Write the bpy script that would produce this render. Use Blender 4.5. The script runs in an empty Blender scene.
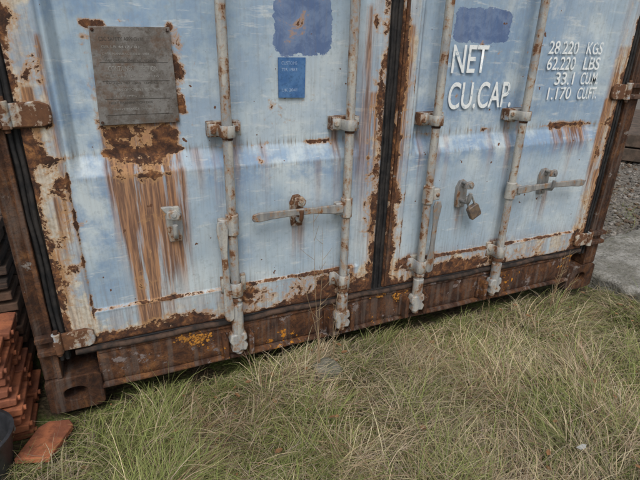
import bpy, bmesh, math, random
import numpy as np
from mathutils import Matrix, Vector
random.seed(7); rng=np.random.default_rng(11)
scn=bpy.context.scene; COL=scn.collection

# ------------------------------------------------------------ node helper
class NT:
    def __init__(s,name):
        s.m=bpy.data.materials.new(name); s.m.use_nodes=True; s.t=s.m.node_tree; s.t.nodes.clear()
        s.out=s.N('ShaderNodeOutputMaterial'); s.b=s.N('ShaderNodeBsdfPrincipled'); s.L(s.b.outputs[0],s.out.inputs[0])
        s.tc=s.N('ShaderNodeTexCoord').outputs['Object']
    def N(s,t): return s.t.nodes.new(t)
    def L(s,a,b): s.t.links.new(a,b)
    def S(s,sock,v):
        if isinstance(v,bpy.types.NodeSocket): s.L(v,sock)
        elif isinstance(v,(tuple,list)) and len(v)==3 and sock.type=='RGBA': sock.default_value=(*v,1)
        else: sock.default_value=v
    def noise(s,scale,detail=6,rough=.6,map=None,dist=0,off=(0,0,0)):
        n=s.N('ShaderNodeTexNoise'); n.inputs['Scale'].default_value=scale; n.inputs['Detail'].default_value=min(detail,5)
        n.inputs['Roughness'].default_value=rough; n.inputs['Distortion'].default_value=dist
        mp=s.N('ShaderNodeMapping'); s.L(s.tc,mp.inputs[0]); mp.inputs['Scale'].default_value=map or (1,1,1); mp.inputs['Location'].default_value=off
        s.L(mp.outputs[0],n.inputs['Vector']); return n.outputs[0]
    def vor(s,scale,feat='F1'):
        n=s.N('ShaderNodeTexVoronoi'); n.inputs['Scale'].default_value=scale; n.feature=feat; s.L(s.tc,n.inputs['Vector']); return n.outputs['Distance']
    def math(s,op,a,b=0,c=None):
        n=s.N('ShaderNodeMath'); n.operation=op; s.S(n.inputs[0],a); s.S(n.inputs[1],b)
        if c is not None: s.S(n.inputs[2],c)
        return n.outputs[0]
    def mr(s,v,a,b,c=0,d=1):
        n=s.N('ShaderNodeMapRange'); n.clamp=True; n.interpolation_type='SMOOTHSTEP'; s.S(n.inputs[0],v)
        for i,q in enumerate((a,b,c,d)): n.inputs[i+1].default_value=q
        return n.outputs[0]
    def mix(s,f,a,b,bl='MIX'):
        n=s.N('ShaderNodeMix'); n.data_type='RGBA'; n.blend_type=bl; n.clamp_factor=True
        s.S(n.inputs[0],f); s.S(n.inputs[6],a); s.S(n.inputs[7],b); return n.outputs[2]
    def ramp(s,v,st):
        n=s.N('ShaderNodeValToRGB'); s.L(v,n.inputs[0]); e=n.color_ramp.elements
        while len(e)<len(st): e.new(.5)
        for k,(p,c) in zip(e,st): k.position=p; k.color=(*c,1)
        return n.outputs[0]
    def attr(s,name):
        n=s.N('ShaderNodeAttribute'); n.attribute_name=name
        q=s.N('ShaderNodeSeparateColor'); s.L(n.outputs['Color'],q.inputs[0]); return q.outputs[0],q.outputs[1],q.outputs[2],n.outputs['Color']
    def fin(s,col,rough=.7,metal=0,bump=None,bd=.002,bs=.6,spec=.3):
        s.S(s.b.inputs['Base Color'],col); s.S(s.b.inputs['Roughness'],rough); s.S(s.b.inputs['Metallic'],metal)
        s.b.inputs['Specular IOR Level'].default_value=spec
        if bump is not None:
            n=s.N('ShaderNodeBump'); n.inputs['Distance'].default_value=bd; n.inputs['Strength'].default_value=bs
            s.L(bump,n.inputs['Height']); s.L(n.outputs[0],s.b.inputs['Normal'])
        return s.m

RUST=[(.28,(.020,.011,.008)),(.43,(.060,.028,.017)),(.55,(.14,.060,.027)),(.68,(.30,.135,.05)),(.85,(.12,.065,.038))]
def mat_paint():
    n=NT('weathered_blue_paint'); r,st,cr,_=n.attr('m1'); pa,db,gr,_=n.attr('m2')
    n1=n.noise(14,5,.72,dist=.4); n2=n.noise(70,4,.7); n3=n.noise(7,5,.68,off=(3,1,5)); n4=n.noise(3,3,.55,off=(9,1,2))
    stv=n.noise(1,5,.62,map=(38,10,2.2)); stf=n.noise(1,4,.65,map=(130,10,6))
    scr=n.noise(1,4,.7,map=(9,4,55),off=(2,2,2))
    base=n.mix(n.mr(n4,.38,.62),(.345,.435,.505),(.49,.555,.58))
    base=n.mix(n.math('MULTIPLY',db,n.mr(n3,.36,.58,0,.85)),base,(.17,.275,.42))
    base=n.mix(n.mr(scr,.57,.67,0,.5),base,(.60,.63,.62))
    base=n.mix(n.mr(n3,.58,.72,0,.4),base,(.60,.62,.59))
    base=n.mix(n.mr(n2,.50,.70,0,.42),base,(.25,.30,.33))
    cf=n.mr(n.math('ADD',cr,n.math('MULTIPLY',n.math('SUBTRACT',n3,.5),1.5)),.40,.60)
    crc=n.mix(n.mr(n2,.42,.64),(.59,.56,.475),(.42,.375,.295))
    base=n.mix(cf,base,crc)
    base=n.mix(n.mr(n.math('ADD',pa,n.math('ADD',n.math('MULTIPLY',n.math('SUBTRACT',n1,.5),1.3),n.math('MULTIPLY',n.math('SUBTRACT',scr,.5),.7))),.47,.51),base,n.mix(n.mr(n1,.4,.6),(.085,.14,.27),(.145,.21,.34)))
    base=n.mix(n.math('MULTIPLY',n.mr(stf,.44,.72),n.math('ADD',.17,gr)),base,(.20,.165,.12))
    sf=n.math('MULTIPLY',st,n.mr(stv,.34,.58,.12,1.0)); sf=n.math('MULTIPLY',sf,n.mr(stf,.3,.6,.65,1.0))
    base=n.mix(n.math('MINIMUM',n.math('MULTIPLY',sf,1.5),.93),base,n.mix(n.mr(stf,.38,.60),(.37,.18,.075),(.14,.062,.028)))
    f=n.math('ADD',r,n.math('ADD',n.math('MULTIPLY',n.math('SUBTRACT',n1,.5),1.6),n.math('MULTIPLY',n.math('SUBTRACT',n2,.5),.5)))
    base=n.mix(n.mr(f,.28,.48,0,.8),base,(.41,.235,.11))
    rf=n.mr(f,.455,.515)
    rc=n.ramp(n.noise(26,4,.75,dist=.6),RUST)
    rc=n.mix(n.mr(n2,.45,.62,0,.6),rc,(.03,.016,.012))
    sp=n.mr(n.noise(42,2,.5,off=(7,7,7)),.74,.76); base=n.mix(sp,base,(.12,.055,.03))
    col=n.mix(rf,base,rc)
    h=n.math('ADD',n.math('MULTIPLY',rf,-.5),n.math('ADD',n.math('MULTIPLY',n2,.22),n.math('MULTIPLY',n.math('MULTIPLY',n1,rf),1.6)))
    return n.fin(col,n.mr(n.math('ADD',rf,sf),0,1,.5,.92),0,h,.003,.7,.35)
def mat_rust(name,dark=1.0,paint=.0,pc=(.35,.42,.46),lich=False):
    n=NT(name); a=n.noise(16,5,.75,dist=.5); b=n.noise(90,4,.7); c=n.noise(5,3,.5)
    rc=n.ramp(n.math('ADD',n.math('MULTIPLY',a,.75),n.math('MULTIPLY',c,.25)),[(p,tuple(q*dark for q in cc)) for p,cc in RUST])
    rc=n.mix(n.mr(b,.48,.66,0,.6),rc,(.028*dark,.018*dark,.014*dark))
    rc=n.mix(n.mr(n.noise(1,4,.6,map=(50,10,4)),.46,.66,0,.5),rc,(.12,.095,.08))
    if paint>0:
        pf=n.mr(n.noise(11,5,.75,off=(5,3,1)),.64-paint*.25,.68-paint*.25); rc=n.mix(pf,rc,n.mix(n.mr(b,.4,.6),pc,tuple(q*.7 for q in pc)))
    if lich:
        lf=n.mr(n.math('MULTIPLY',n.noise(4,3,.5,off=(1.3,0,.4)),n.noise(45,5,.7)),.35,.375); rc=n.mix(lf,rc,(.50,.20,.02))
    return n.fin(rc,.88,0,n.math('ADD',a,n.math('MULTIPLY',b,.4)),.006,.85,.25)
def mat_hw(name,rust=.5,base=(.42,.40,.35),b2=(.30,.33,.35)):
    n=NT(name); a=n.noise(24,5,.70,dist=.3); b=n.noise(140,4,.65); v=n.noise(1,4,.6,map=(40,40,7),off=(4,4,4))
    bc=n.mix(n.mr(v,.38,.60),base,b2); bc=n.mix(n.mr(b,.50,.72,0,.5),bc,(.18,.155,.12))
    f=n.math('ADD',n.math('MULTIPLY',a,.65),n.math('MULTIPLY',v,.35)); t=.66-rust*.2
    bc=n.mix(n.mr(f,t-.08,t,0,.75),bc,(.29,.17,.085)); rf=n.mr(f,t-.01,t+.02)
    bc=n.mix(rf,bc,n.ramp(a,[(.3,(.045,.022,.013)),(.6,(.13,.058,.028)),(.8,(.24,.12,.05))]))
    return n.fin(bc,n.mr(rf,0,1,.5,.9),0,n.math('ADD',n.math('MULTIPLY',a,1.0),n.math('MULTIPLY',b,.3)),.0025,.7,.4)
def mat_simple(name,c1,c2,scale=30,rough=.8,bd=.003,spec=.3,map=None):
    n=NT(name); a=n.noise(scale,5,.65,map=map); b=n.noise(scale*5,4,.6)
    c=n.mix(n.mr(a,.38,.62),c1,c2); c=n.mix(n.mr(b,.45,.75,0,.5),c,tuple(q*.4 for q in c1))
    return n.fin(c,rough,0,n.math('ADD',a,n.math('MULTIPLY',b,.3)),bd,.7,spec)

M_paint=mat_paint(); M_rust=mat_rust('rusted_steel',.85,.16,(.26,.24,.22)); M_dark=mat_rust('dark_rusted_steel',.55,.14,(.2,.17,.15)); M_sill=mat_rust('rusted_sill_steel',.78,.24,(.21,.17,.155),True)
M_hw=mat_hw('peeling_galvanised_steel',.47,(.39,.375,.335),(.255,.265,.27)); M_hw2=mat_hw('grey_handle_steel',.40,(.27,.26,.24),(.17,.17,.17)); M_hwr=mat_hw('rusty_hinge_steel',.8,(.40,.37,.31),(.28,.33,.38))
M_gask=mat_simple('black_rubber',(.011,.011,.012),(.032,.028,.026),20,.75,.002)
M_gask2=mat_simple('rust_dusted_rubber',(.022,.018,.016),(.085,.052,.036),16,.85,.003)
M_side=mat_rust('side_panel_paint',1.0,.9,(.33,.43,.52))

# ------------------------------------------------------------ mesh helpers
def link(o,parent=None):
    COL.objects.link(o)
    if parent: o.parent=parent
    return o
def empty(name):
    e=bpy.data.objects.new(name,None); e.empty_display_size=.1; return link(e)
def from_bm(name,bm,mat,parent,bev=0,smooth=True,seg=2):
    me=bpy.data.meshes.new(name); bmesh.ops.recalc_face_normals(bm,faces=bm.faces[:]); bm.to_mesh(me); bm.free(); me.materials.append(mat)
    o=link(bpy.data.objects.new(name,me),parent)
    if bev>0:
        b=o.modifiers.new('b','BEVEL'); b.width=bev; b.segments=seg; b.limit_method='ANGLE'; b.angle_limit=math.radians(40)
    if smooth:
        for p in me.polygons: p.use_smooth=True
        try:
            me.set_sharp_from_angle(angle=math.radians(40))
        except Exception: pass
    return o
def box(name,x0,x1,y0,y1,z0,z1,mat,parent,bev=.003,rot=None):
    bm=bmesh.new(); bmesh.ops.create_cube(bm,size=1)
    M=Matrix.Translation(((x0+x1)/2,(y0+y1)/2,(z0+z1)/2))
    if rot: M=M@rot
    M=M@Matrix.Diagonal((x1-x0,y1-y0,z1-z0,1)); bm.transform(M)
    return from_bm(name,bm,mat,parent,bev)
def cyl(name,p0,p1,r,mat,parent,seg=20,bev=0,r2=None):
    p0=Vector(p0);p1=Vector(p1); d=p1-p0; bm=bmesh.new()
    bmesh.ops.create_cone(bm,cap_ends=True,segments=seg,radius1=r,radius2=r if r2 is None else r2,depth=d.length)
    bm.transform(Matrix.Translation((p0+p1)/2)@d.to_track_quat('Z','Y').to_matrix().to_4x4())
    return from_bm(name,bm,mat,parent,bev)
def poly(name,pts,y0,y1,mat,parent,bev=.0015,tilt=None):
    bm=bmesh.new(); a=[bm.verts.new((x,y0,z)) for x,z in pts]; b=[bm.verts.new((x,y1,z)) for x,z in pts]; n=len(pts)
    bm.faces.new(a); bm.faces.new(b[::-1])
    for i in range(n): bm.faces.new((a[i],b[i],b[(i+1)%n],a[(i+1)%n]))
    if tilt: bm.transform(tilt)
    return from_bm(name,bm,mat,parent,bev)
def tube(name,pts,r,mat,parent,seg=10,radii=None):
    cu=bpy.data.curves.new(name,'CURVE'); cu.dimensions='3D'; cu.bevel_depth=r; cu.bevel_resolution=3; cu.use_fill_caps=True
    sp=cu.splines.new('POLY'); sp.points.add(len(pts)-1)
    for i,p in enumerate(pts):
        sp.points[i].co=(*p,1); sp.points[i].radius=(radii[i] if radii else 1)
    cu.materials.append(mat); o=link(bpy.data.objects.new(name,cu),parent); return o
def grid_mesh(name,P,mat,parent=None,attrs=None,smooth=True):
    nz,nx,_=P.shape; me=bpy.data.meshes.new(name)
    idx=np.arange(nz*nx).reshape(nz,nx)
    q=np.stack([idx[:-1,:-1],idx[:-1,1:],idx[1:,1:],idx[1:,:-1]],-1).reshape(-1,4)
    me.vertices.add(nz*nx); me.vertices.foreach_set('co',P.reshape(-1).astype(np.float32))
    me.loops.add(q.size); me.loops.foreach_set('vertex_index',q.reshape(-1).astype(np.int32))
    me.polygons.add(len(q)); me.polygons.foreach_set('loop_start',np.arange(0,q.size,4,dtype=np.int32))
    me.update(calc_edges=True)
    if smooth: me.polygons.foreach_set('use_smooth',np.ones(len(q),bool))
    for k,v in (attrs or {}).items():
        a=me.color_attributes.new(k,'FLOAT_COLOR','POINT'); a.data.foreach_set('color',np.concatenate([v.reshape(-1,3),np.ones((nz*nx,1))],1).astype(np.float32).reshape(-1))
    me.materials.append(mat); me.validate(); return link(bpy.data.objects.new(name,me),parent)
def ss(a,b,x): t=np.clip((x-a)/(b-a),0,1); return t*t*(3-2*t)
def ls(a,b,x): return np.clip((x-a)/(b-a),0,1)
def sb(x,a,b,f): return ss(a-f,a+f,x)*(1-ss(b-f,b+f,x))
def sines(x,z,sc,n=8,seed=1):
    r=np.random.default_rng(seed); o=np.zeros_like(x)
    for i in range(n):
        th=r.uniform(0,6.28); k=sc*r.uniform(.5,1.8); o+=np.sin(k*(np.cos(th)*x+np.sin(th)*z)+r.uniform(0,6.28))
    return o/math.sqrt(n)
# measurements taken on the door-face plane, carried to a plane d metres behind it
def ax(x,d): return .3+(x-.3)*(1.389+d)/1.389
def az(z,d): return 1.11+(z-1.11)*(1.389+d)/1.389

# ------------------------------------------------------------ container
C=empty('shipping_container')
H=2.591; W=2.385
def masks(x,z):
    rust=np.full_like(x,.03)+.05*sines(x,z,9,8,3); st=np.zeros_like(x)+.02; cr=np.full_like(x,.05)+.10*sines(x,z,7,8,5)
    pa=np.zeros_like(x); db=.38+.3*sines(x,z,5,8,9); gr=np.zeros_like(x)
    def R(x0,x1,z0,z1,a,f=.02):
        nonlocal rust; rust=rust+a*sb(x,x0,x1,f)*sb(z,z0,z1,f)
    def S(x0,x1,z0,z1,a,f=.012):   # stain hanging down from z1, fading to z0
        nonlocal st; st=st+a*sb(x,x0,x1,f)*ss(z0,z1,z)*(1-ss(z1,z1+.015,z))
    def G(x0,z0,s,a,sz=None):
        nonlocal rust; rust=rust+a*np.exp(-((x-x0)/s)**2-((z-z0)/(sz or s))**2)
    # ---- left door
    R(.262,.475,.79,.885,.58,.02); R(.275,.45,.72,.80,.40,.03); R(.465,.500,.90,1.14,.45,.012); R(.248,.278,.87,1.12,.38,.01); R(.25,.48,1.125,1.15,.34,.01)
    G(.285,1.135,.03,.5,.012); G(.475,.93,.025,.5); G(.50,1.05,.03,.25,.06)
    S(.262,.295,.35,.89,.9); S(.29,.41,.05,.89,1.6,.02); S(.405,.465,.28,.89,1.3,.015); S(.30,.365,-.1,.75,1.3); S(.44,.475,.20,.75,.6); S(.50,.53,.6,.8,.35)
    R(.27,.46,.60,.73,.20,.04); R(.30,.37,.36,.62,.19,.03)
    # ---- edges
    for e0,e1 in ((.06,.10),(1.105,1.15),(1.17,1.20),(2.245,2.28)): R(e0,e1,.2,2.5,.34,.012)
    for e0,e1 in ((.08,.165),(1.065,1.15),(1.17,1.243),(2.185,2.28)):
        cr=cr+.42*sb(x,e0,e1,.012); R(e0,e1,.2,2.5,.13,.01); st=st+.20*sb(x,e0,e1,.01)
    G(.12,.50,.03,.3,.10); G(.145,.72,.02,.38,.08); G(.11,.83,.03,.3,.05); G(.14,1.0,.03,.25,.12); G(.10,1.15,.02,.35,.05)
    G(1.10,.95,.02,.35,.09); G(1.09,.6,.03,.25,.14); G(1.2,1.0,.02,.4,.16); G(1.21,.55,.02,.35,.1); G(1.2,.38,.02,.35,.06); G(1.085,1.17,.02,.4,.05)
    S(.155,.17,.3,1.1,.7,.006); S(1.045,1.07,.2,1.2,.6,.008); S(1.18,1.22,.25,1.15,.9,.01); S(2.19,2.25,.2,1.1,.5,.01); S(2.185,2.2,.2,.9,.6,.006)
    for sx,s1,s0 in ((.115,.98,.7),(.14,.70,.4),(.10,.55,.3),(1.09,.95,.6),(1.11,.6,.25),(2.215,1.0,.6),(2.235,.6,.3)): S(sx-.014,sx+.014,s0,s1,.8,.006)
    # bottom rail of doors
    b=1-ss(.225,.285,z+.02*sines(x,z,16,6,21)); rust=rust+.40*b; rust=rust+.30*(1-ss(.215,.235,z))
    cr=cr+.32*(1-ss(.30,.37,z)); rust=rust+.15*(1-ss(.31,.36,z)); st=st+.20*(1-ss(.30,.38,z))
    R(.62,.98,.22,.335,.24,.03); R(.18,.34,.21,.25,.25,.03); G(.20,.235,.05,.3,.03); G(.93,.30,.05,.28,.03); G(1.08,.25,.05,.3,.06)
    G(1.27,.31,.05,.25,.04); G(1.55,.26,.12,.22,.03); G(1.95,.27,.15,.22,.03); G(2.2,.3,.05,.2,.06)
    for zz,xa,xb in ((.34,.17,1.05),(.318,1.25,2.18)):
        rust=rust+.46*np.exp(-((z-zz)/.006)**2)*sb(x,xa,xb,.01)
    rust=rust+.42*np.exp(-((x-.168)/.005)**2)*sb(z,.3,.8,.03)+.34*np.exp(-((x-1.245)/.005)**2)*sb(z,.3,1.3,.03)
    # slope ledges
    rust=rust+.24*np.exp(-((z-.806)/.008)**2); rust=rust+.14*np.exp(-((z-.742)/.006)**2)
    gr=gr+.8*np.exp(-((z-.807)/.012)**2)+.22*ss(.5,.3,z)+.5*np.exp(-((z-.742)/.006)**2)
    db=db+.75*sb(z,.70,.79,.03)*sb(x,.5,2.2,.1)*.8+.40*sb(x,1.25,2.2,.1)*sb(z,.84,2.5,.06)+.35*sb(x,.2,.75,.1)*sb(z,.85,1.3,.08)
    db=db+.6*np.exp(-((x-.62)/.06)**2)*sb(z,.4,.8,.05)+.4*np.exp(-((x-.22)/.05)**2)*sb(z,.35,1.3,.05)
    # hardware stains
    for xx in (.603,1.0,1.335,1.74):
        R(xx-.05,xx+.05,.825,.885,.28,.015); S(xx-.045,xx-.02,.50,.83,.5,.006); S(xx+.02,xx+.05,.5,.83,.4,.006)
        S(xx-.05,xx+.05,.18,.34,.5,.01); G(xx,.30,.06,.26,.04)
    S(.40,.45,.3,.54,.4); S(.80,.85,.36,.54,.5); S(1.49,1.53,.35,.53,.5); S(1.92,1.98,.35,.53,.4)
    G(.83,.53,.02,.3); G(1.50,.45,.015,.25,.03)
    for sx,s1,s0,aa in ((.72,.80,.55,.3),(.90,.74,.5,.25),(1.42,.79,.5,.3),(1.62,.80,.45,.3),(2.05,.74,.5,.3),(1.03,1.2,.85,.5),(1.27,1.2,.8,.6)): S(sx-.012,sx+.012,s0,s1,aa,.008)
    # right door
    R(1.93,2.12,.785,.825,.42,.014); S(1.95,2.15,.66,.81,.9,.02); G(1.45,.93,.012,.5,.02); S(1.445,1.455,.8,.93,.6,.004); G(2.14,.79,.03,.3)
    R(2.19,2.26,.62,.86,.2,.01); G(2.22,1.0,.03,.3,.06); G(2.235,.45,.03,.25,.08); G(1.6,.81,.06,.22,.012)
    G(.9,.80,.05,.30,.012); G(.7,.76,.02,.2); G(.60,1.15,.015,.25); G(1.32,.80,.05,.28,.014); G(2.17,1.1,.015,.3,.08)
    # paint patches
    pa=pa+ls(.745,.785,x)*ls(.965,.925,x)*ls(1.045,1.085,z)*ls(1.245,1.205,z)+ls(1.385,1.425,x)*ls(1.665,1.625,x)*ls(1.095,1.128,z)*ls(1.235,1.20,z)
    up=ss(1.3,1.5,z); rust=rust+up*.06*sines(x,z,5,8,31)
    return np.stack([np.clip(rust,0,1),np.clip(st,0,2),np.clip(cr,0,1)],-1),np.stack([np.clip(pa,0,1),np.clip(db,0,1),np.clip(gr,0,1)],-1)
def depth(x,z,p0,p1,zb,seed):
    pan=sb(x,p0,p1,.003)*sb(z,zb,2.38,.003)
    lo=.775 if seed==1 else .765
    tr=ls(lo-.026,lo+.026,z)*(1-ls(1.33,1.39,z))+ls(1.81,1.87,z)*(1-ls(2.25,2.31,z))
    tr=tr*ls(p0+.012,p0+.036,x)*(1-ls(p1-.036,p1-.012,x))
    d=.008*pan+.030*tr
    d=d+.0020*sines(x,z,9,8,seed)*ss(p0,p0+.1,x)*(1-ss(p1-.1,p1,x))+.0007*sines(x,z,35,8,seed+5)
    d=d-.002*np.exp(-((z-zb+.004)/.004)**2)*sb(x,p0,p1,.003)
    return d
def door(name,x0,x1,p0,p1,zb,seed):
    z0,z1=.222,2.47; xs=np.arange(x0,x1+.0001,(x1-x0)/round((x1-x0)/.004)); zs=np.concatenate([np.arange(z0,1.45,.004),np.arange(1.45,z1+.001,.012)])
    X,Z=np.meshgrid(xs,zs); Y=depth(X,Z,p0,p1,zb,seed)
    ed=np.minimum(np.minimum(X-x0,x1-X),np.minimum(Z-z0,z1-Z)); Y=Y+.005*(1-ss(0,.008,ed))
    P=np.stack([X,Y,Z],-1); P=np.pad(P,((1,1),(1,1),(0,0)),'edge'); P[0,:,1]=P[-1,:,1]=.05; P[:,0,1]=P[:,-1,1]=.05
    m1,m2=masks(P[...,0],P[...,2])
    return grid_mesh(name,P,M_paint,C,{'m1':m1,'m2':m2})
door('left_door',.084,1.132,.168,1.062,.34,1)
door('right_door',1.182,2.262,1.245,2.19,.318,2)
# gaskets
def ribbed(name,x0,x1,z0,z1,y):
    box(name,x0,x1,y+.006,y+.03,z0,z1,M_gask,C,.004)
    for i,f in enumerate((.28,.72)):
        xx=x0+(x1-x0)*f
        n=60; pts=[(xx+.0015*math.sin(k*.9+i)+random.uniform(-.0008,.0008),y+.004+random.uniform(-.001,.001),z0+(z1-z0)*k/n) for k in range(n+1)]
        tube(name+'_lip',pts,.006,M_gask,C)
ribbed('left_door_gasket',.050,.084,.19,2.48,.004); ribbed('centre_gasket',1.132,1.182,.21,2.48,.006); ribbed('right_door_gasket',2.262,2.302,.19,2.48,.004)
n=90
tube('bottom_gasket',[(.10+(2.15)*k/n,-.004+random.uniform(-.0015,.0015),.212+.003*math.sin(k*.5)+random.uniform(-.001,.001)) for k in range(n+1)],.0095,M_gask2,C)
box('bottom_gasket_web',.10,2.25,.003,.02,.196,.222,M_gask,C,.002)
poly('door_cover_lip',[(1.185,.23),(1.197,.23),(1.197,2.46),(1.185,2.46)],-.004,.004,M_rust,C,.001)
# posts, sill, header
box('left_corner_post',0,.050,0,.16,.128,2.475,M_dark,C,.006)
box('left_post_flange',.036,.0505,-.004,.02,.13,2.47,M_rust,C,.002)
box('right_corner_post',2.302,W,0,.16,.128,2.475,M_dark,C,.006)
box('right_post_flange',2.3015,2.318,-.004,.02,.13,2.47,M_dark,C,.002)
def dented_bar(name,x0,x1,y0,y1,z0,z1,mat,amp,seed):
    xs=np.arange(x0,x1+.0001,(x1-x0)/200); prof=[(y1,z1),(y0+.006,z1),(y0,z1-.006)]+[(y0,z1-.006-(z1-z0-.012)*k/6) for k in range(1,6)]+[(y0,z0+.006),(y0+.006,z0),(y1,z0)]
    P=np.zeros((len(prof),len(xs),3))
    for i,(y,z) in enumerate(prof):
        P[i,:,0]=xs; e=1 if 0<i<len(prof)-1 else 0
        P[i,:,1]=y+e*amp*sines(xs,np.full_like(xs,z*1.5),16,8,seed); P[i,:,2]=z+e*amp*.5*sines(xs,np.full_like(xs,z*.2),10,8,seed+1)
    return grid_mesh(name,P,mat,C)
dented_bar('door_sill',.155,2.215,.004,.15,.072,.190,M_sill,.0028,5)
dented_bar('sill_bottom_flange',.155,2.215,-.009,.12,.056,.073,M_sill,.002,8)
dented_bar('sill_top_lip',.156,2.214,-.003,.02,.184,.199,M_sill,.0018,12)
box('door_header',0,W,.0,.15,2.475,H-.01,M_rust,C,.006)
def casting(name,x0,x1,y0,y1,z0,z1):
    bm=bmesh.new(); N=32; cx,cz=(x0+x1)/2,(z0+z1)/2; outer=[];inner=[];deep=[]
    hx,hz=(x1-x0)/2,(z1-z0)/2; back=[]
    for i in range(N):
        a=2*math.pi*(i+.5)/N; c,s=math.cos(a),math.sin(a); k=1/max(abs(c),abs(s))
        px,pz=max(-1,min(1,c*k)),max(-1,min(1,s*k))
        outer.append(bm.verts.new((cx+px*hx,y0,cz+pz*hz))); back.append(bm.verts.new((cx+px*hx,y1,cz+pz*hz)))
        ex,ez=.034*math.copysign(abs(c)**.8,c),.024*math.copysign(abs(s)**.8,s)
        inner.append(bm.verts.new((cx+ex,y0+.001,cz+ez))); deep.append(bm.verts.new((cx+ex,y0+.09,cz+ez)))
    for i in range(N):
        j=(i+1)%N
        bm.faces.new((outer[i],outer[j],inner[j],inner[i])); bm.faces.new((inner[i],inner[j],deep[j],deep[i])); bm.faces.new((outer[j],outer[i],back[i],back[j]))
    bm.faces.new(deep); bm.faces.new(back)
    return from_bm(name,bm,M_dark,C,.003)
for nm,(a,b) in {'left':(-.003,.157),'right':(2.213,W+.004)}.items():
    casting('corner_casting_'+nm,a,b,-.007,.17,0,.128)
    box('top_casting_'+nm,a,b,-.007,.17,H-.118,H,M_rust,C,.006)
    box('rear_casting_'+nm,a,b,5.89,6.06,0,.128,M_rust,C,.006); box('rear_top_casting_'+nm,a,b,5.89,6.06,H-.118,H,M_rust,C,.006)
box('rear_post_left',0,.1,5.95,6.05,.128,H-.118,M_rust,C); box('rear_post_right',W-.1,W,5.95,6.05,.128,H-.118,M_rust,C)
for nm,xx in (('left',.012),('right',W-.012)):
    ys=[];xs_=[];y=.16;s=1 if nm=='left' else -1
    while y<5.95:
        for dy,dx in ((0,0),(.07,0),(.14,.036),(.21,.036)): ys.append(y+dy); xs_.append(xx+s*dx)
        y+=.28
    P=np.array([[(a,b,z) for a,b in zip(xs_,ys)] for z in (.17,2.5)]); grid_mesh('side_wall_'+nm,P,M_side,C,smooth=False)
    box('bottom_rail_'+nm,xx-.01,xx+.02 if nm=='left' else xx+.01,.17,5.89,.03,.175,M_rust,C); box('top_rail_'+nm,xx-.01,xx+.03 if nm=='left' else xx+.01,.15,5.89,2.49,2.56,M_rust,C)
box('roof',.01,W-.01,.14,6.0,2.555,2.572,M_side,C); box('rear_wall',.1,W-.1,5.99,6.02,.12,2.5,M_side,C)
box('floor_structure',.05,W-.05,.16,5.9,.10,.17,M_dark,C)

# ---- hinges
def hinge(x0,x1,zc,h,side,mat=M_hwr):
    s=1 if side=='L' else -1
    px=.060 if side=='L' else 2.285
    bx=x1 if side=='L' else x0
    pts=[(px,zc-h*.5),(px+s*(abs(bx-px)-.02),zc-h*.5),(bx-s*.004,zc-h*.38),(bx,zc-h*.1),(bx-s*.003,zc+h*.34),(bx-s*.025,zc+h*.5),(px,zc+h*.42)]
    poly('hinge_blade',pts,-.014,-.002,mat,C,.003)
    cyl('hinge_knuckle',(px,-.014,zc-h*.55),(px,-.014,zc+h*.55),.013,mat,C,16,.002)
    cyl('hinge_pin',(px,-.014,zc-h*.7),(px,-.014,zc+h*.72),.007,M_rust,C,12,.001)
    lo=(0.004,px-.006) if side=='L' else (px+.006,W-.006)
    for dz in (-.36,.36): box('hinge_lug',lo[0],lo[1],-.026,.0,zc+h*dz-.009,zc+h*dz+.009,M_rust,C,.003)
    tube('hinge_weld',[(px+s*.012+s*(abs(bx-px)-.03)*k/10,-.003+random.uniform(-.001,.001),zc-h*.5-.001+random.uniform(-.001,.001)) for k in range(11)],.003,M_rust,C)
for zc,hh in ((.925,.062),(.262,.062),(1.62,.062),(2.28,.062)):
    hinge(0,.162,zc,hh,'L'); hinge(2.195,0,zc+.012,hh,'R')

# ---- lock rods
D=-.032
def bolt(x,z,y=-.008,r=.0075,mat=M_rust):
    cyl('bolt',(x,y,z),(x,y-.006,z),r,mat,C,6,.001)
def saddle(x,zc,h,w,mat=M_hw):
    prof=[(-w,-.003),(-.026,-.003),(-.021,-.010),(-.0195,D-.006)]+[(.0200*math.sin(t),D-.006-.0165*math.cos(t)) for t in [math.radians(a) for a in (-70,-45,-20,0,20,45,70)]]+[(.0195,D-.006),(.021,-.010),(.026,-.003),(w,-.003)]
    bm=bmesh.new(); rows=[]
    for zz in (zc-h/2,zc+h/2):
        rows.append([bm.verts.new((x+a,b,zz)) for a,b in prof])
    for i in range(len(prof)-1): bm.faces.new((rows[0][i],rows[0][i+1],rows[1][i+1],rows[1][i]))
    o=from_bm('rod_bracket',bm,mat,C,0); s=o.modifiers.new('s','SOLIDIFY'); s.thickness=.004; s.offset=0
    b=o.modifiers.new('b','BEVEL'); b.width=.0012; b.segments=1; b.limit_method='ANGLE'
    box('bracket_base',x-w-.002,x+w+.002,-.002,.036,zc-h*.62,zc+h*.62,M_hwr,C,.002)
    for sx in (-1,1): bolt(x+sx*(w-.012),zc+random.uniform(-.004,.004),-.006,.0085,M_hwr)
RODS=[ax(.604,D),ax(1.006,D),ax(1.346,D),ax(1.751,D)]
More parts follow.
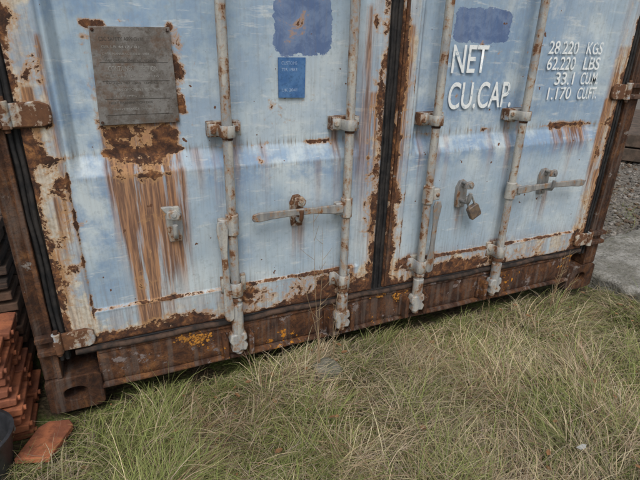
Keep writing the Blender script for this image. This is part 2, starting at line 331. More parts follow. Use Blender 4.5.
for i,x in enumerate(RODS):
    cyl('lock_rod',(x,D,.135),(x,D,2.47),.0148,M_hw,C,24)
    for z in (az(.857,D),1.55,2.2):
        saddle(x,z,.034,.047); cyl('rust_collar',(x,D,z-.026),(x,D,z-.018),.0158,M_rust,C,20,.001)
    zl=(az(.345,D) if i==0 else az(.30,D))-.01
    saddle(x,zl,.05,.040)
    cyl('rod_collar',(x,D,zl-.044),(x,D,zl-.030),.0205,M_hwr,C,20,.002)
    cyl('rod_sleeve',(x,D,.150),(x,D,zl-.055),.0205,M_hw,C,20,.003)
    zc=.148
    pts=[(x-.027,zc+.035),(x+.024,zc+.038),(x+.028,zc+.012),(x+.016,zc+.004),(x+.030,zc-.012),(x+.022,zc-.034),(x+.004,zc-.030),(x-.008,zc-.040),(x-.028,zc-.030),(x-.024,zc-.006),(x-.034,zc+.008)]
    poly('cam',pts,D-.020,D+.016,M_hw,C,.005)
    cyl('cam_pin',(x,D,zc-.048),(x,D,zc-.03),.014,M_hwr,C,16,.002)
    for sx in (-1,1):
        poly('cam_keeper',[(x+sx*.036,.085),(x+sx*.052,.085),(x+sx*.054,.165),(x+sx*.044,.18),(x+sx*.036,.168)],D-.010,.006,M_sill,C,.003)
    box('keeper_plate',x-.06,x+.06,-.007,.006,.082,.178,M_sill,C,.003)
    cyl('top_cam',(x,D,2.47),(x,D,2.53),.024,M_hw,C,16,.003); box('top_keeper',x-.05,x+.05,-.03,.01,2.48,2.55,M_rust,C,.004)

# ---- handles
def hub(x,z,s):
    cyl('handle_hub_collar',(x,D,z-.034),(x,D,z+.034),.0205,M_hw,C,20,.003)
    box('handle_lug',min(x+s*.012,x+s*.044),max(x+s*.012,x+s*.044),D-.013,D+.013,z-.022,z+.022,M_hw,C,.004)
    cyl('handle_pivot',(x+s*.033,D-.018,z),(x+s*.033,D+.018,z),.0075,M_hwr,C,12,.0015)
def lever(x0,x1,z0,z1,mat):
    s=1 if x1>x0 else -1; L=abs(x1-x0)
    f=[(0,.013),(.10,.016),(.32,.011),(.55,.011),(.80,.013),(.92,.016),(.985,.012),(1,.004)]
    top=[(x0+s*L*t,z0+(z1-z0)*t+w+.006*math.sin(t*3.1)) for t,w in f]; bot=[(x0+s*L*t,z0+(z1-z0)*t-w+.006*math.sin(t*3.1)) for t,w in f[::-1]]
    poly('handle_lever',top+bot,D-.022,D-.013,mat,C,.003)
def retainer(x,z,mat=M_hwr,cap=True,s=1):
    poly('retainer_plate',[(x-.018,z-.060),(x+.018,z-.060),(x+.024,z-.02),(x+.022,z+.03),(x+.010,z+.048),(x-.012,z+.046),(x-.024,z+.02),(x-.022,z-.03)],-.007,.012,mat,C,.003)
    bolt(x,z+.03,-.007,.0095,mat); bolt(x,z-.046,-.007,.0085,mat)
    pr=[(-.004,-.028),(-.030,-.03),(-.050,-.026),(-.056,-.012),(-.058,.012)]
    tube('retainer_catch',[(x-.004*s,yy,z+zz) for yy,zz in pr],.0075,mat,C)
    if cap:
        poly('retainer_cap',[(x-.026,z+.028),(x+.010,z+.024),(x+.016,z+.040),(x+.004,z+.056),(x-.022,z+.052)],-.052,-.040,mat,C,.003)
        cyl('retainer_cap_pin',(x-.004,-.006,z+.042),(x-.004,-.058,z+.042),.007,mat,C,12,.001)
hx=RODS[1]; hub(hx,az(.575,D),-1); lever(hx-.02,ax(.664,D),az(.577,D),az(.582,D)-.0,M_hw2); retainer(ax(.825,-.01),az(.588,-.01))
hx=RODS[3]; hub(hx,az(.560,D),1); lever(hx+.02,ax(2.15,D),az(.562,D),az(.560,D),M_hw2); retainer(ax(1.935,-.01),az(.585,-.01),M_hw2)
def hang(x,zt,zb,s,mat,dx=0,side=.03):
    f=[(0,.012),(.08,.018),(.3,.010),(.6,.010),(.72,.013),(.85,.017),(.97,.015),(1,.006)]
    L=zt-zb; a=[(x+s*side+dx*t-w,zt-L*t) for t,w in f]; b=[(x+s*side+dx*t+w,zt-L*t) for t,w in f[::-1]]
    poly('handle_lever',a+b,D-.020,D-.011,mat,C,.003)
hub(RODS[0],az(.565,D),-1); hang(RODS[0],az(.585,D),az(.22,D),-1,M_hw,.008,.036)
hub(RODS[2],az(.585,D),1); hang(RODS[2],az(.56,D),az(.262,D),1,M_hw2,-.004,.036)
retainer(ax(.43,-.01),az(.59,-.01),M_hw)
poly('retainer_hasp',[(ax(.392,-.03),az(.65,-.03)),(ax(.445,-.03),az(.648,-.03)),(ax(.452,-.03),az(.625,-.03)),(ax(.425,-.03),az(.618,-.03)),(ax(.405,-.03),az(.63,-.03))],-.046,-.034,M_hw,C,.003)
rx,rz=ax(1.508,-.01),az(.575,-.01); retainer(rx,rz,M_hw2)
PL=empty('padlock')
Mx=Matrix.Translation((rx+.008,-.045,rz-.02))@Matrix.Rotation(math.radians(-30),4,'Y')
M_brass=mat_simple('tarnished_brass',(.17,.12,.08),(.09,.07,.06),60,.5,.001,.5)
poly('lock_body',[(-.022,-.082),(.022,-.082),(.025,-.074),(.025,-.033),(.018,-.026),(-.018,-.026),(-.025,-.033),(-.025,-.074)],-.010,.010,M_brass,PL,.004,Mx)
sh=[Mx@Vector((-.014,0,-.03)),Mx@Vector((-.014,0,.0))]+[Mx@Vector((.014*math.cos(t),0,.004+.016*math.sin(t))) for t in [math.radians(a) for a in range(170,0,-20)]]+[Mx@Vector((.014,0,0)),Mx@Vector((.014,0,-.03))]
tube('shackle',[tuple(v) for v in sh],.004,M_hw2,PL)
# orange lichen crusts on the sill
M_lich=mat_simple('orange_lichen',(.46,.20,.03),(.26,.12,.03),80,.95,.003)
bm=bmesh.new()
for cx,cz,sx,sz,N in ((.47,.165,.035,.018,90),(.42,.18,.03,.01,40),(1.26,.165,.03,.015,60),(1.17,.19,.02,.008,30)):
    for i in range(N):
        r=random.uniform(.0015,.0055); x=random.gauss(cx,sx*.6); z=min(.192,max(.08,random.gauss(cz,sz*.7)))
        bmesh.ops.create_icosphere(bm,subdivisions=1,radius=1,matrix=Matrix.Translation((x,.0015,z))@Matrix.Rotation(random.uniform(0,6),4,'Y')@Matrix.Diagonal((r*random.uniform(.7,1.5),.0035,r,1)))
from_bm('lichen_crust',bm,M_lich,C,0)

# ---- plate, sticker, text
dT=.036
nplate=NT('worn_metal_plate'); a=nplate.noise(16,5,.72); b_=nplate.noise(90,4,.7)
pc=nplate.mix(nplate.mr(a,.4,.60),(.19,.18,.168),(.11,.095,.082)); pc=nplate.mix(nplate.mr(b_,.50,.68,0,.6),pc,(.06,.042,.03))
pc=nplate.mix(nplate.mr(nplate.noise(9,5,.75,off=(1,4,2)),.50,.62,0,.7),pc,(.12,.072,.045))
M_plate=nplate.fin(pc,.6,.2,nplate.math('ADD',a,b_),.0015,.7,.5)
p=[(.277,1.128),(.468,1.131),(.472,.890),(.268,.889)]; pp=[(ax(x,dT-.004),az(z,dT-.004)) for x,z in p]
poly('data_plate',pp[::-1],dT-.0095,dT-.0035,M_plate,C,.001)
for x,z in pp:
    cx,cz=sum(q[0] for q in pp)/4,sum(q[1] for q in pp)/4; bx,bz=x+(cx-x)*.07,z+(cz-z)*.06
    cyl('rivet',(bx,dT-.008,bz),(bx,dT-.013,bz),.004,M_rust,C,12,.001)
def text(name,s,x0,x1,z0,z1,y,mat,off=0.0,parent=C):
    cu=bpy.data.curves.new(name,'FONT'); cu.body=s; cu.size=1; cu.offset=off; cu.extrude=0
    o=bpy.data.objects.new(name,cu); link(o,parent); bpy.context.view_layer.update()
    me=bpy.data.meshes.new_from_object(o.evaluated_get(bpy.context.evaluated_depsgraph_get()))
    bpy.data.objects.remove(o); co=np.empty(len(me.vertices)*3,np.float32); me.vertices.foreach_get('co',co); co=co.reshape(-1,3)
    mn,mx=co.min(0),co.max(0); out=np.empty_like(co)
    out[:,0]=x0+(co[:,0]-mn[0])/(mx[0]-mn[0])*(x1-x0); out[:,2]=z0+(co[:,1]-mn[1])/(mx[1]-mn[1])*(z1-z0); out[:,1]=y
    me.vertices.foreach_set('co',out.reshape(-1)); me.materials.clear(); me.materials.append(mat); me.update()
    return link(bpy.data.objects.new(name,me),parent)
nw=NT('worn_white_lettering'); f=nw.mr(nw.noise(30,5,.75),.55,.61); f2=nw.mr(nw.noise(120,4,.6),.58,.64,0,.6)
M_white=nw.fin(nw.mix(nw.math('MAXIMUM',f,f2),(.74,.76,.75),(.38,.46,.52)),.6)
def T(s,x0,x1,z0,z1,off=.010):
    text('lettering',s,ax(x0,dT),ax(x1,dT),az(z0,dT),az(z1,dT),dT-.0062,M_white,off)
T('NET',1.377,1.527,1.014,1.103,.01); T('CU.CAP.',1.379,1.665,.893,.984,.01)
T('28.220',1.805,1.955,1.078,1.123); T('KGS',2.000,2.085,1.078,1.122)
T('62.220',1.810,1.955,1.022,1.069); T('LBS',2.000,2.088,1.022,1.068)
T('33.1',1.866,1.965,.968,1.014); T('CU.M.',2.002,2.100,.968,1.013)
T('1.170',1.842,1.965,.914,.960); T('CU.FT.',2.002,2.110,.912,.957)
M_etch=mat_simple('plate_engraving',(.05,.045,.04),(.08,.07,.06),60,.7,.001)
M_etchl=mat_simple('plate_engraving_light',(.32,.31,.29),(.2,.19,.17),60,.7,.001)
zz=1.105; k=0
for s,w,hh,ind in (('CSC SAFETY APPROVAL',.60,.009,.08),('GB LR 4417 / 83',.5,.006,.1),('DATE MANUFACTURED  1983',.62,.005,.1),('MAX GROSS   30480 KG   67200 LB',.7,.005,.12),('CONTAINER INSPECTION',.66,.012,.15),('ALLOWABLE STACKING WT 1.8 G',.72,.005,.1),('RACKING TEST LOAD   15240 KG',.7,.005,.1),('TIMBER COMPONENT TREATMENT',.74,.006,.12),('IM / IPPS / 1983',.5,.005,.2),('NEXT EXAMINATION DUE',.6,.006,.1),('MAINTENANCE OWNER LTD',.66,.005,.15)):
    x0=.28+ind*.19; text('plate_text',s,ax(x0,dT-.01),ax(x0+w*.19*.95,dT-.01),az(zz-hh,dT-.01),az(zz,dT-.01),dT-.0100,M_etchl if k%3 else M_etch,0); zz-=hh+.011; k+=1
for zl in (1.045,1.0,.955,.915): box('plate_rule',ax(.29,dT),ax(.455,dT),dT-.0103,dT-.0090,az(zl,dT),az(zl,dT)+.001,M_etch,C,0)
M_blue=mat_simple('blue_sticker',(.045,.12,.28),(.075,.17,.34),25,.6,.0006,.3)
poly('inspection_sticker',[(ax(.762,dT),az(.948,dT)),(ax(.845,dT),az(.946,dT)),(ax(.847,dT),az(1.060,dT)),(ax(.762,dT),az(1.060,dT))],dT-.0066,dT-.0035,M_blue,C,0)
M_stw=mat_simple('sticker_print',(.35,.45,.6),(.2,.3,.5),90,.6,.0005)
for zl,s in ((1.04,'CUSTOMS'),(1.022,'TIR 1983'),(.965,'UK 2041')): text('sticker_text',s,ax(.772,dT),ax(.82,dT),az(zl,dT),az(zl+.009,dT),dT-.0072,M_stw)

# ------------------------------------------------------------ ground
def gz(x,y):
    z=-.035+.012*sines(x,y,5,8,41)+.006*sines(x,y,17,8,42)
    z=z-.035*ss(.01,.14,y)*sb(x,0,2.4,.05)+.035*np.exp(-((x-.85)/.22)**2-((y+.18)/.14)**2)
    z=z-.02*ss(2.6,3.5,x)-.02*np.exp(-((x-.05)/.15)**2-((y+.03)/.12)**2)
    return z
def axis(a,b,step,far):
    c=np.arange(a,b+1e-6,step); l=[];d=step;v=a
    while v>-far: d*=1.35; v-=d; l.append(v)
    r=[];d=step;v=b
    while v<far: d*=1.35; v+=d; r.append(v)
    return np.concatenate([l[::-1],c,r])
gx=axis(-1.2,5.5,.025,400); gy=axis(-2.2,3.2,.025,400); X,Y=np.meshgrid(gx,gy)
nr=np.exp(-(np.maximum(0,np.hypot(X-1.5,Y)-6)/4)**2)
n=NT('soil_moss_gravel'); a=n.noise(9,5,.65); b2=n.noise(60,5,.7); v=n.vor(70)
soil=n.mix(n.mr(a,.42,.58),(.060,.046,.028),(.10,.125,.035)); soil=n.mix(n.mr(b2,.45,.65,0,.7),soil,(.17,.13,.075))
q=n.N('ShaderNodeSeparateXYZ'); n.L(n.tc,q.inputs[0])
gm=n.mr(n.math('ADD',q.outputs[0],n.math('MULTIPLY',a,.8)),2.9,3.4)
grv=n.ramp(n.noise(45,3,.6,off=(1,1,1)),[(.3,(.07,.06,.05)),(.5,(.18,.16,.135)),(.7,(.30,.27,.235))])
soil=n.mix(gm,soil,grv)
M_soil=n.fin(soil,.95,0,n.math('ADD',b2,n.math('MULTIPLY',v,.8)),.012,.9,.15)
grid_mesh('ground',np.stack([X,Y,gz(X,Y)*nr-.035*(1-nr)],-1),M_soil)

# ---- grass
def blades(name,N,xr,yr,Lr,wr,th0,th1,pgreen,mat,zoff=0,dens=None,segs=4,tuft=None):
    an=None
    if tuft is not None:
        ci=rng.integers(0,len(tuft),N); rad=np.abs(rng.normal(0,1,N))*tuft[ci,2]; an=rng.uniform(0,6.283,N)
        x=tuft[ci,0]+rad*np.cos(an); y=tuft[ci,1]+rad*np.sin(an)
    else:
        x=rng.uniform(*xr,N); y=rng.uniform(*yr,N)
    if dens is not None:
        k=rng.random(N)<dens(x,y); x=x[k];y=y[k]
        if an is not None: an=an[k]; ci=ci[k]
    N=len(x); L=rng.uniform(*Lr,N)*(.75+.35*np.clip(sines(x,y,9,8,60)+.4,0,1.6)); w=rng.uniform(*wr,N)
    L=L*(1-.35*np.exp(-((y+.0)/.10)**2)*((x>-.1)&(x<2.5)))*(1-.5*np.exp(-((x-.03)/.13)**2-((y+.05)/.16)**2))
    fld=1.6*sines(x,y,4,8,61)+.8*sines(x,y,13,8,62)-.9
    if an is None: ph=fld+rng.normal(0,.9,N)
    else: ph=tuft[ci,4]+rng.normal(0,.75,N); L=L*tuft[ci,3]
    a0=rng.uniform(*th0,N); a1=a0+rng.uniform(*th1,N); tw=rng.uniform(-1.2,1.2,N)
    cv=rng.normal(0,.6,N)
    px,py,pz=x.copy(),y.copy(),gz(x,y)+(rng.random(N)*zoff)
    g=gz(x,y); pts=[]
    for i in range(segs+1):
        t=i/segs; pts.append((px.copy(),py.copy(),np.maximum(pz,g+.002+.02*rng.random(N)*t).copy()))
        th=a0+(a1-a0)*(t+.5/segs); p2=ph+cv*t; st=L/segs
        px=px+np.sin(th)*np.cos(p2)*st; py=py+np.sin(th)*np.sin(p2)*st; pz=pz+np.cos(th)*st
    V=[]
    for i in range(segs+1):
        t=i/segs; ww=w*(1-.85*t**1.6)*.5; dx=-np.sin(ph+tw)*ww; dy=np.cos(ph+tw)*ww
        p=pts[i]
        yy=np.where((p[0]>-.01)&(p[0]<W+.01)&(p[2]>.0)&(y<.02),np.minimum(p[1],-.014),p[1])
        V.append(np.stack([p[0]-dx,yy-dy,p[2]],-1)); V.append(np.stack([p[0]+dx,yy+dy,p[2]],-1))
    V=np.stack(V,1); nv=2*(segs+1); base=(np.arange(N)*nv)[:,None,None]
    f=np.array([[2*i,2*i+1,2*i+3,2*i+2] for i in range(segs)])[None]; F=(base+f).reshape(-1,4)
    me=bpy.data.meshes.new(name); me.vertices.add(N*nv); me.vertices.foreach_set('co',V.reshape(-1).astype(np.float32))
    me.loops.add(F.size); me.loops.foreach_set('vertex_index',F.reshape(-1).astype(np.int32)); me.polygons.add(len(F)); me.polygons.foreach_set('loop_start',np.arange(0,F.size,4,dtype=np.int32))
    me.update(calc_edges=True); me.polygons.foreach_set('use_smooth',np.ones(len(F),bool))
    isg=rng.random(N)<pgreen(x,y); r=rng.random((N,1))
    straw=np.array([.64,.52,.33])*(.45+.65*r)+rng.normal(0,.02,(N,3))
    brn=rng.random(N)<np.clip(.18+.18*sines(x,y,8,8,81),.05,.5); straw=np.where(brn[:,None],np.array([.27,.175,.10])*(.6+.7*r),straw)
    green=np.array([.19,.245,.06])*(.5+.85*r)+rng.normal(0,.02,(N,1))*np.array([1.4,1,.3])
    br=np.clip(.92+.16*sines(x,y,7,8,85),.6,1.15)[:,None]
    col=np.where(isg[:,None],green,straw)*br; col=np.clip(col,.01,.85)
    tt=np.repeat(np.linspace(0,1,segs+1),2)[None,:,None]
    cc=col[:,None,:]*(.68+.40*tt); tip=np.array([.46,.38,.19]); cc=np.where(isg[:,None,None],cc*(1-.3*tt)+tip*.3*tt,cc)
    at=me.color_attributes.new('col','FLOAT_COLOR','POINT'); at.data.foreach_set('color',np.concatenate([cc,np.ones((*cc.shape[:2],1))],-1).astype(np.float32).reshape(-1))
    me.materials.append(mat); return me
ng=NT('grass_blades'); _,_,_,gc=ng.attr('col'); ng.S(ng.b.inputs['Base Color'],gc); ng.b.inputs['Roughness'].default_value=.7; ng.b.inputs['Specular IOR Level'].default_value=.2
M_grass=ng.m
def pg(x,y):
    return np.clip(.30+.34*(1-ss(.35,.75,x))+.30*np.exp(-((y+.0)/.14)**2)+.42*sines(x,y,5,8,70)+.14*ss(1.2,2.2,x),.03,.92)
def dn(x,y):
    inside=(x>-.02)&(x<W+.02)&(y>-.004); slab=(x>2.5)&(x<3.7)&(y>-.16)&(y<.4); br=(x<-.03)&(y>-.10)&(y<1.2); stn=((x-.885)/.06)**2+((y+.14)/.05)**2<1
    d=np.where(inside|slab|br|stn,0,1.0); return d*(1-ss(2.7,3.2,x)*.93)
G=empty('grass')
def addg(nm,*a,**k): link(bpy.data.objects.new(nm,blades(nm,*a,**k)),G)
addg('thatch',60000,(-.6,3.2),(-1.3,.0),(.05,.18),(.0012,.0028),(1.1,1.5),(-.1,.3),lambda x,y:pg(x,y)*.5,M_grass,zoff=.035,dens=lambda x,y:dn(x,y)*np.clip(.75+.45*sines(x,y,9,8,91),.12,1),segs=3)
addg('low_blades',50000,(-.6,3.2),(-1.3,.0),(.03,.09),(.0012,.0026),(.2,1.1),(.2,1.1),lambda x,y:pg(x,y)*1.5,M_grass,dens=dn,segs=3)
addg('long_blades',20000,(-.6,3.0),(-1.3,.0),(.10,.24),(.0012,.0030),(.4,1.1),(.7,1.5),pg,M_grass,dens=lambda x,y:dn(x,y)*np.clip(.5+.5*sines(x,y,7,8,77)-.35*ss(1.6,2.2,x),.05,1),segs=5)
NTF=420; tf=np.stack([rng.uniform(-.15,2.5,NTF),rng.uniform(-1.15,-.02,NTF),rng.uniform(.006,.04,NTF),rng.uniform(.4,1.25,NTF),np.zeros(NTF)],-1); tf[:,3]*=1-.35*ss(1.5,2.2,tf[:,0])
t2=np.stack([rng.uniform(.10,.65,50),rng.uniform(-.60,-.12,50),rng.uniform(.012,.04,50),rng.uniform(.7,1.35,50),np.zeros(50)],-1)
t3=np.stack([rng.uniform(.2,2.2,45),rng.uniform(-.06,-.015,45),rng.uniform(.008,.02,45),rng.uniform(.6,1.1,45),np.zeros(45)],-1)
tf=np.concatenate([tf,t2,t3]); tf[:,4]=1.6*sines(tf[:,0],tf[:,1],4,8,61)+rng.normal(0,1.3,len(tf))
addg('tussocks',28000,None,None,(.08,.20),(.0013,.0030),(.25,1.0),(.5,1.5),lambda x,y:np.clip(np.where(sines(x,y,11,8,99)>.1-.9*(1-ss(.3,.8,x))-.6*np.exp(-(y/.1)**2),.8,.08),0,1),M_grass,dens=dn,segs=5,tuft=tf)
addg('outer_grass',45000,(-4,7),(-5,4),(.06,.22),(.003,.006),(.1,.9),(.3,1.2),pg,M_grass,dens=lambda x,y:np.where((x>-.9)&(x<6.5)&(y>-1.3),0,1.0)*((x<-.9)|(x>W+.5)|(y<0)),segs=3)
addg('verge_tufts',9000,(2.5,6),(-1.2,3),(.04,.14),(.0015,.0035),(.1,.9),(.3,1.2),pg,M_grass,dens=lambda x,y:ss(.1,1.0,sines(x,y,3,8,90))*~((x<3.7)&(y>-.16)&(y<.4)),segs=3)

# weeds
M_stalk=mat_simple('dry_stalk',(.36,.27,.16),(.24,.16,.09),40,.8,.001)
def weed(x,y,h,lean,n=3):
    W_=empty('dry_weed'); z0=float(gz(np.array([x]),np.array([y]))[0])
    for k in range(n):
        a=random.uniform(0,6.28); lx=lean[0]+random.uniform(-.12,.12); ly=lean[1]+random.uniform(-.06,.06); hh=h*random.uniform(.6,1)
        P=[(x+lx*hh*t**1.5+.006*math.sin(5*t+a),min(y+ly*hh*t**1.5,-.05 if y<0 else 9),z0+hh*t) for t in [i/10 for i in range(11)]]
        tube('stem',P,.0013,M_stalk,W_,radii=[1-.07*i for i in range(11)])
        for j in range(4,10):
            p=Vector(P[j]); l=random.uniform(.02,.06)*h*2.2; d=Vector((random.uniform(-1,1),random.uniform(-.6,.1),random.uniform(.4,1.2))).normalized()
            tube('twig',[tuple(p),tuple(p+d*l*.5),tuple(p+d*l+Vector((0,0,.004)))],.0007,M_stalk,W_,radii=[1,.8,.5])
weed(.86,-.13,.66,(-.12,.0),3); weed(.92,-.12,.34,(.15,0),3); weed(2.02,-.10,.38,(.05,0),4); weed(1.98,-.16,.28,(.3,0),3); weed(1.15,-.2,.25,(.2,0),3); weed(.45,-.22,.24,(-.2,0),3); weed(1.6,-.15,.24,(-.2,0),3)
M_twig=mat_simple('twig_bark',(.12,.08,.05),(.07,.05,.035),60,.9,.001)
TW=empty('fallen_twigs')
for i in range(34):
    x,y=(random.uniform(1.9,2.9),random.uniform(-.6,-.1)) if i<20 else (random.uniform(.2,2.2),random.uniform(-.9,-.1))
    z=float(gz(np.array([x]),np.array([y]))[0])+random.uniform(.03,.06); a=random.uniform(0,6.28); l=random.uniform(.04,.13)
    tube('twig',[(x+l*t*math.cos(a+.3*math.sin(t*4)),y+l*t*math.sin(a+.3*math.sin(t*4)),z+.012*math.sin(t*3+a)) for t in (0,.25,.5,.75,1)],random.uniform(.0009,.002),M_twig,TW,radii=[1,.9,.8,.65,.4])

# ---- rock, slab, gravel
def rock(name,c,r,mat,seed,sub=4,parent=None):
    bm=bmesh.new(); bmesh.ops.create_icosphere(bm,subdivisions=sub,radius=1)
    rr=random.Random(seed); ks=[(Vector((rr.uniform(-1,1),rr.uniform(-1,1),rr.uniform(-1,1)))*rr.uniform(1,4),rr.uniform(0,6)) for _ in range(10)]
    for v in bm.verts:
        p=v.co.copy(); d=1+.10*sum(math.sin(k.dot(p)+f) for k,f in ks)/1.5
        q=p*d; q.x=max(-.8,min(.8,q.x)); q.z=max(-.7,min(.72,q.z)); v.co=Vector((q.x*r[0],q.y*r[1],q.z*r[2]))+Vector(c)
    return from_bm(name,bm,mat,parent)
M_rock=mat_simple('lichened_stone',(.20,.19,.155),(.12,.12,.085),35,.95,.006)
rock('stone',(.885,-.14,.018),(.066,.05,.05),M_rock,8)
n=NT('weathered_concrete'); a=n.noise(7,5,.7); b2=n.noise(45,5,.75); v=n.vor(90)
cc_=n.mix(n.mr(a,.38,.60),(.36,.345,.31),(.22,.21,.18)); cc_=n.mix(n.mr(b2,.46,.62,0,.7),cc_,(.14,.13,.10)); cc_=n.mix(n.mr(n.noise(15,4,.7,off=(4,2,1)),.58,.66,0,.6),cc_,(.10,.105,.05))
M_conc=n.fin(cc_,.95,0,n.math('ADD',n.math('MULTIPLY',a,1.2),n.math('ADD',b2,n.math('MULTIPLY',v,.3))),.014,.9,.2)
ctl=[(2.50,-.19),(2.60,-.235),(3.0,-.16),(3.55,-.02),(3.75,.05),(3.7,.42),(3.3,.40),(2.85,.34),(2.47,.16)]
out=[]
for i,(x,y) in enumerate(ctl):
    x2,y2=ctl[(i+1)%len(ctl)]; m=max(2,int(math.hypot(x2-x,y2-y)/.02))
    for k in range(m): out.append((x+(x2-x)*k/m,y+(y2-y)*k/m))
out=np.array(out); cen=np.array([3.1,.1]); NR=26; NO=len(out)
jit=.010*sines(out[:,0],out[:,1],40,10,301)+.008*rng.normal(0,1,NO)*.4
rows=[]
for k in range(NR):
    t=1-k/(NR-1)*.98; xy=cen+(out-cen)*t*(1+jit[:,None]*1.2)
    z=.034+.005*sines(xy[:,0],xy[:,1],14,8,302)+.003*sines(xy[:,0],xy[:,1],45,8,303)-(.012 if k==0 else (.003 if k==1 else 0))
    rows.append(np.stack([xy[:,0],xy[:,1],z],-1))
edge=[np.stack([rows[0][:,0]+.004*sines(out[:,0],out[:,1],50,6,310+j)+.003,rows[0][:,1]+.005*sines(out[:,0],out[:,1],50,6,320+j)-.003,np.full(NO,zz)],-1) for j,zz in enumerate((-.09,-.05,-.02,.005))]
P=np.stack(edge+rows); P=np.concatenate([P,P[:,:1]],1); grid_mesh('concrete_slab',P,M_conc)
def pebbles(name,N,xr,yr,rr_,mats,cond=None,zo=0):
    base=[]
    for s in range(5):
        b=bmesh.new(); bmesh.ops.create_icosphere(b,subdivisions=1,radius=1); r=random.Random(s)
        vs=np.array([[q*(1+r.uniform(-.25,.25)) for q in v.co] for v in b.verts]); fs=np.array([[v.index for v in f.verts] for f in b.faces]); base.append((vs,fs)); b.free()
    x=rng.uniform(*xr,N);y=rng.uniform(*yr,N)
    if cond is not None: k=cond(x,y); x=x[k];y=y[k]; N=len(x)
    z=gz(x,y)+zo; V=[];Fs=[];off=0;mi=[]
    for i in range(N):
        vs,fs=base[i%5]; s=rr_[0]*(rr_[1]/rr_[0])**rng.random(); an=rng.uniform(0,6.28); c,sn=math.cos(an),math.sin(an)
        v=vs*np.array([1,rng.uniform(.6,1),rng.uniform(.4,.7)])*s; v=np.stack([v[:,0]*c-v[:,1]*sn,v[:,0]*sn+v[:,1]*c,v[:,2]],1)+np.array([x[i],y[i],z[i]+s*.3]); V.append(v);Fs.append(fs+off);off+=len(v);mi+= [i%len(mats)]*len(fs)
    V=np.concatenate(V);F=np.concatenate(Fs); me=bpy.data.meshes.new(name); me.from_pydata(V.tolist(),[],F.tolist())
    for m in mats: me.materials.append(m)
    me.polygons.foreach_set('material_index',np.array(mi,np.int32)); return link(bpy.data.objects.new(name,me))
M_g=[mat_simple('gravel_grey',(.20,.185,.165),(.13,.12,.105),40,.9),mat_simple('gravel_light',(.32,.29,.255),(.22,.20,.175),40,.9),mat_simple('gravel_brown',(.16,.11,.075),(.10,.075,.055),40,.9)]
pebbles('gravel',15000,(2.45,9),(-.6,5),(.008,.028),M_g,lambda x,y:(x>2.75+.3*np.sin(y*3))&~((x<3.75)&(y<.42)&(y>-.2)))
pebbles('leaf_litter_bits',700,(-.2,2.6),(-1.1,-.01),(.002,.006),[M_g[2],M_g[0]],zo=.01)
M_leaf=mat_simple('dead_leaf',(.26,.13,.055),(.14,.075,.035),40,.8,.001)
V=[];F=[]
for i in range(320):
    x,y=random.uniform(-.1,2.8),random.uniform(-1.0,-.02); s=random.uniform(.005,.014); a=random.uniform(0,6.28); z=float(gz(np.array([x]),np.array([y]))[0])+random.uniform(.02,.065)
    M=Matrix.Translation((x,y,z))@Matrix.Rotation(a,4,'Z')@Matrix.Rotation(random.uniform(-.6,.6),4,'X')
    o0=len(V)
    for px,py,pz in ((-1,0,0),(-.4,.5,.12),(.5,.42,.1),(1,0,0),(.5,-.42,.1),(-.4,-.5,.12)): V.append(tuple(M@Vector((px*s,py*s,pz*s))))
    F+= [(o0,o0+1,o0+2,o0+3),(o0,o0+3,o0+4,o0+5)]
me=bpy.data.meshes.new('fallen_leaves'); me.from_pydata(V,[],F); me.materials.append(M_leaf); link(bpy.data.objects.new('fallen_leaves',me))
M_lit=mat_simple('pale_plastic',(.5,.5,.47),(.36,.35,.32),30,.6)
poly('litter_scrap',[(-.016,-.005),(.012,-.008),(.019,.0),(.006,.008),(-.012,.007)],-.001,.001,M_lit,None,0,Matrix.Translation((1.42,-.755,.04))@Matrix.Rotation(math.radians(80),4,'X'))

# ------------------------------------------------------------ left side clutter
M_tim=mat_simple('weathered_dark_timber',(.085,.055,.04),(.04,.03,.025),14,.9,.004,map=(1,1,8)); M_tim2=mat_simple('rusty_timber',(.13,.075,.05),(.07,.045,.03),14,.9,.004)
TS=empty('timber_stack')
for i in range(13):
    z=-.03+i*.045
    for j in range(3):
        y0=.28+j*.16+random.uniform(-.012,.012)
        box('board',-1.3,-.085+random.uniform(-.02,.006),y0,y0+.14,z,z+.028,random.choice((M_tim,M_tim2)),TS,.003)
    if i%2: box('spacer',-.16,-.10,.30,.72,z+.029,z+.044,M_tim,TS,.002)
M_brick=mat_simple('terracotta',(.40,.14,.065),(.22,.08,.045),18,.9,.005)
BS=empty('clay_tile_stack')
for i in range(9):
    z=-.035+i*.034
    for j in range(2):
        dx=random.uniform(-.014,.008)-i*.004; y0=-.045+j*.15+random.uniform(-.014,.014)
        P=[(-.42+dx,z),(-.055+dx,z),(-.052+dx,z+.022),(-.075+dx,z+.026),(-.42+dx,z+.022)]
        poly('clay_tile',P,y0,y0+.135,M_brick,BS,.003)
        cyl('tile_nib',(-.07+dx,y0+.02,z+.012),(-.045+dx,y0+.02,z+.012),.008,M_brick,BS,10,.001)
bm=bmesh.new(); st_=[(-.085,-.048),(.06,-.05),(.085,-.028),(.078,.03),(.05,.048),(-.088,.045)]
a=[bm.verts.new((x,y,.009)) for x,y in st_]; b=[bm.verts.new((x,y,-.009)) for x,y in st_]; bm.faces.new(a); bm.faces.new(b[::-1])
for i in range(6): bm.faces.new((a[i],b[i],b[(i+1)%6],a[(i+1)%6]))
o=from_bm('broken_clay_tile',bm,M_brick,None,.003); o.matrix_world=Matrix.Translation((-.005,-.12,.010))@Matrix.Rotation(math.radians(70),4,'Z')@Matrix.Rotation(.14,4,'Y')
B=empty('plastic_bucket'); bx,by=-.172,-.172; M_bk=mat_simple('black_plastic',(.02,.021,.024),(.035,.036,.04),20,.45,.001,.5)
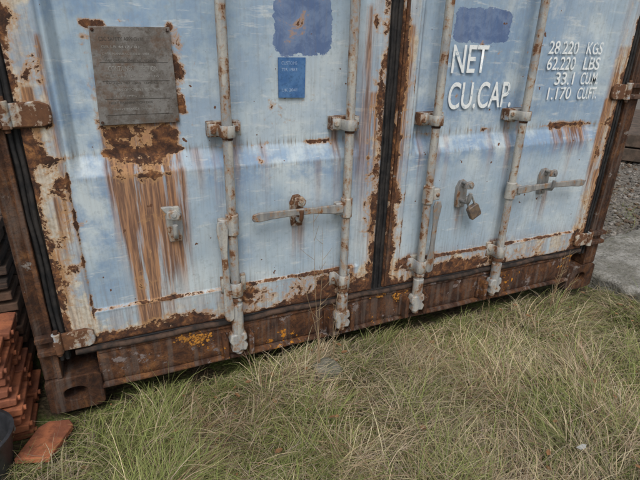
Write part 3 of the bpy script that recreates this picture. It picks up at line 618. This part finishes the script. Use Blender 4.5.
def lathe(name,prof,mat,parent,c,seg=40):
    bm=bmesh.new(); rings=[[bm.verts.new((c[0]+r*math.cos(2*math.pi*i/seg),c[1]+r*math.sin(2*math.pi*i/seg),z)) for i in range(seg)] for r,z in prof]
    for a,b in zip(rings,rings[1:]):
        for i in range(seg): bm.faces.new((a[i],a[(i+1)%seg],b[(i+1)%seg],b[i]))
    bm.faces.new(rings[0]); bm.faces.new(rings[-1]); return from_bm(name,bm,mat,parent)
lathe('bucket_body',[(.085,-.03),(.105,.12),(.112,.12),(.113,.128),(.104,.130),(.098,.118),(.08,-.02)],M_bk,B,(bx,by))
tube('bucket_handle',[(bx+.11*math.cos(t),by+.11*math.sin(t)-.0,.11-.03*math.sin(t)) for t in [math.pi*k/16 for k in range(17)]],.0025,M_hw2,B)
# ------------------------------------------------------------ right background: sleepers and rails
M_slp=mat_simple('old_sleeper_timber',(.14,.10,.075),(.075,.058,.045),10,.9,.004)
SS=empty('railway_sleeper_stack')
for i in range(2):
    for j in range(5):
        box('sleeper',-1.3+random.uniform(-.05,.05),1.3+random.uniform(-.05,.05),j*.28,j*.28+.24,i*.15,i*.15+.135,M_slp,SS,.01)
SS.location=(6.9,2.1,-.04); SS.rotation_euler=(0,0,math.radians(35))
SR=empty('steel_rails')
for k in range(3):
    y=k*.22-.1; pr=[(-.06,0),(.06,0),(.06,.012),(.01,.03),(.01,.10),(.034,.112),(.034,.14),(-.034,.14),(-.034,.112),(-.01,.10),(-.01,.03),(-.06,.012)]
    bm=bmesh.new(); a=[bm.verts.new((-1.6,y+p,q+.29)) for p,q in pr]; b=[bm.verts.new((1.6,y+p,q+.29)) for p,q in pr]; bm.faces.new(a);bm.faces.new(b[::-1])
    for i in range(len(pr)): bm.faces.new((a[i],b[i],b[(i+1)%len(pr)],a[(i+1)%len(pr)]))
    from_bm('rail',bm,M_rust,SR,.002)
SR.location=(6.9,2.25,-.04); SR.rotation_euler=(0,0,math.radians(35))
# ------------------------------------------------------------ light, sky, camera
w=bpy.data.worlds.new('World'); scn.world=w; w.use_nodes=True; nt=w.node_tree; bg=nt.nodes['Background']
sky=nt.nodes.new('ShaderNodeTexSky'); sky.sky_type='NISHITA'; sky.sun_disc=False; el,az_=math.radians(52),math.radians(200)
sky.sun_elevation=el; sky.sun_rotation=az_; sky.air_density=1.0; sky.dust_density=3
hs=nt.nodes.new('ShaderNodeHueSaturation'); hs.inputs['Saturation'].default_value=.35
nt.links.new(sky.outputs[0],hs.inputs['Color']); nt.links.new(hs.outputs[0],bg.inputs[0]); bg.inputs[1].default_value=.15
sl=bpy.data.lights.new('sun','SUN'); sl.energy=1.4; sl.angle=math.radians(25); sl.color=(1,.98,.95); so=link(bpy.data.objects.new('sun',sl))
sd=Vector((math.sin(az_)*math.cos(el),math.cos(az_)*math.cos(el),math.sin(el))); so.rotation_euler=sd.to_track_quat('Z','Y').to_euler(); so.location=sd*10
R=Vector((.9192,-.3934,.0207)); U=Vector((.1362,.3673,.9201)); Fw=Vector((.3696,.8430,-.3913)); Fw.normalize(); R=(R-Fw*R.dot(Fw)).normalized(); U=R.cross(Fw)
cam=bpy.data.cameras.new('Camera'); co=bpy.data.objects.new('Camera',cam); link(co)
co.matrix_world=Matrix(((R.x,U.x,-Fw.x,.30),(R.y,U.y,-Fw.y,-1.389),(R.z,U.z,-Fw.z,1.11),(0,0,0,1)))
cam.sensor_width=36; cam.lens=472/640*36; cam.clip_start=.02; cam.clip_end=2000; scn.camera=co
scn.view_settings.view_transform='Standard'; scn.view_settings.look='None'; scn.view_settings.exposure=0
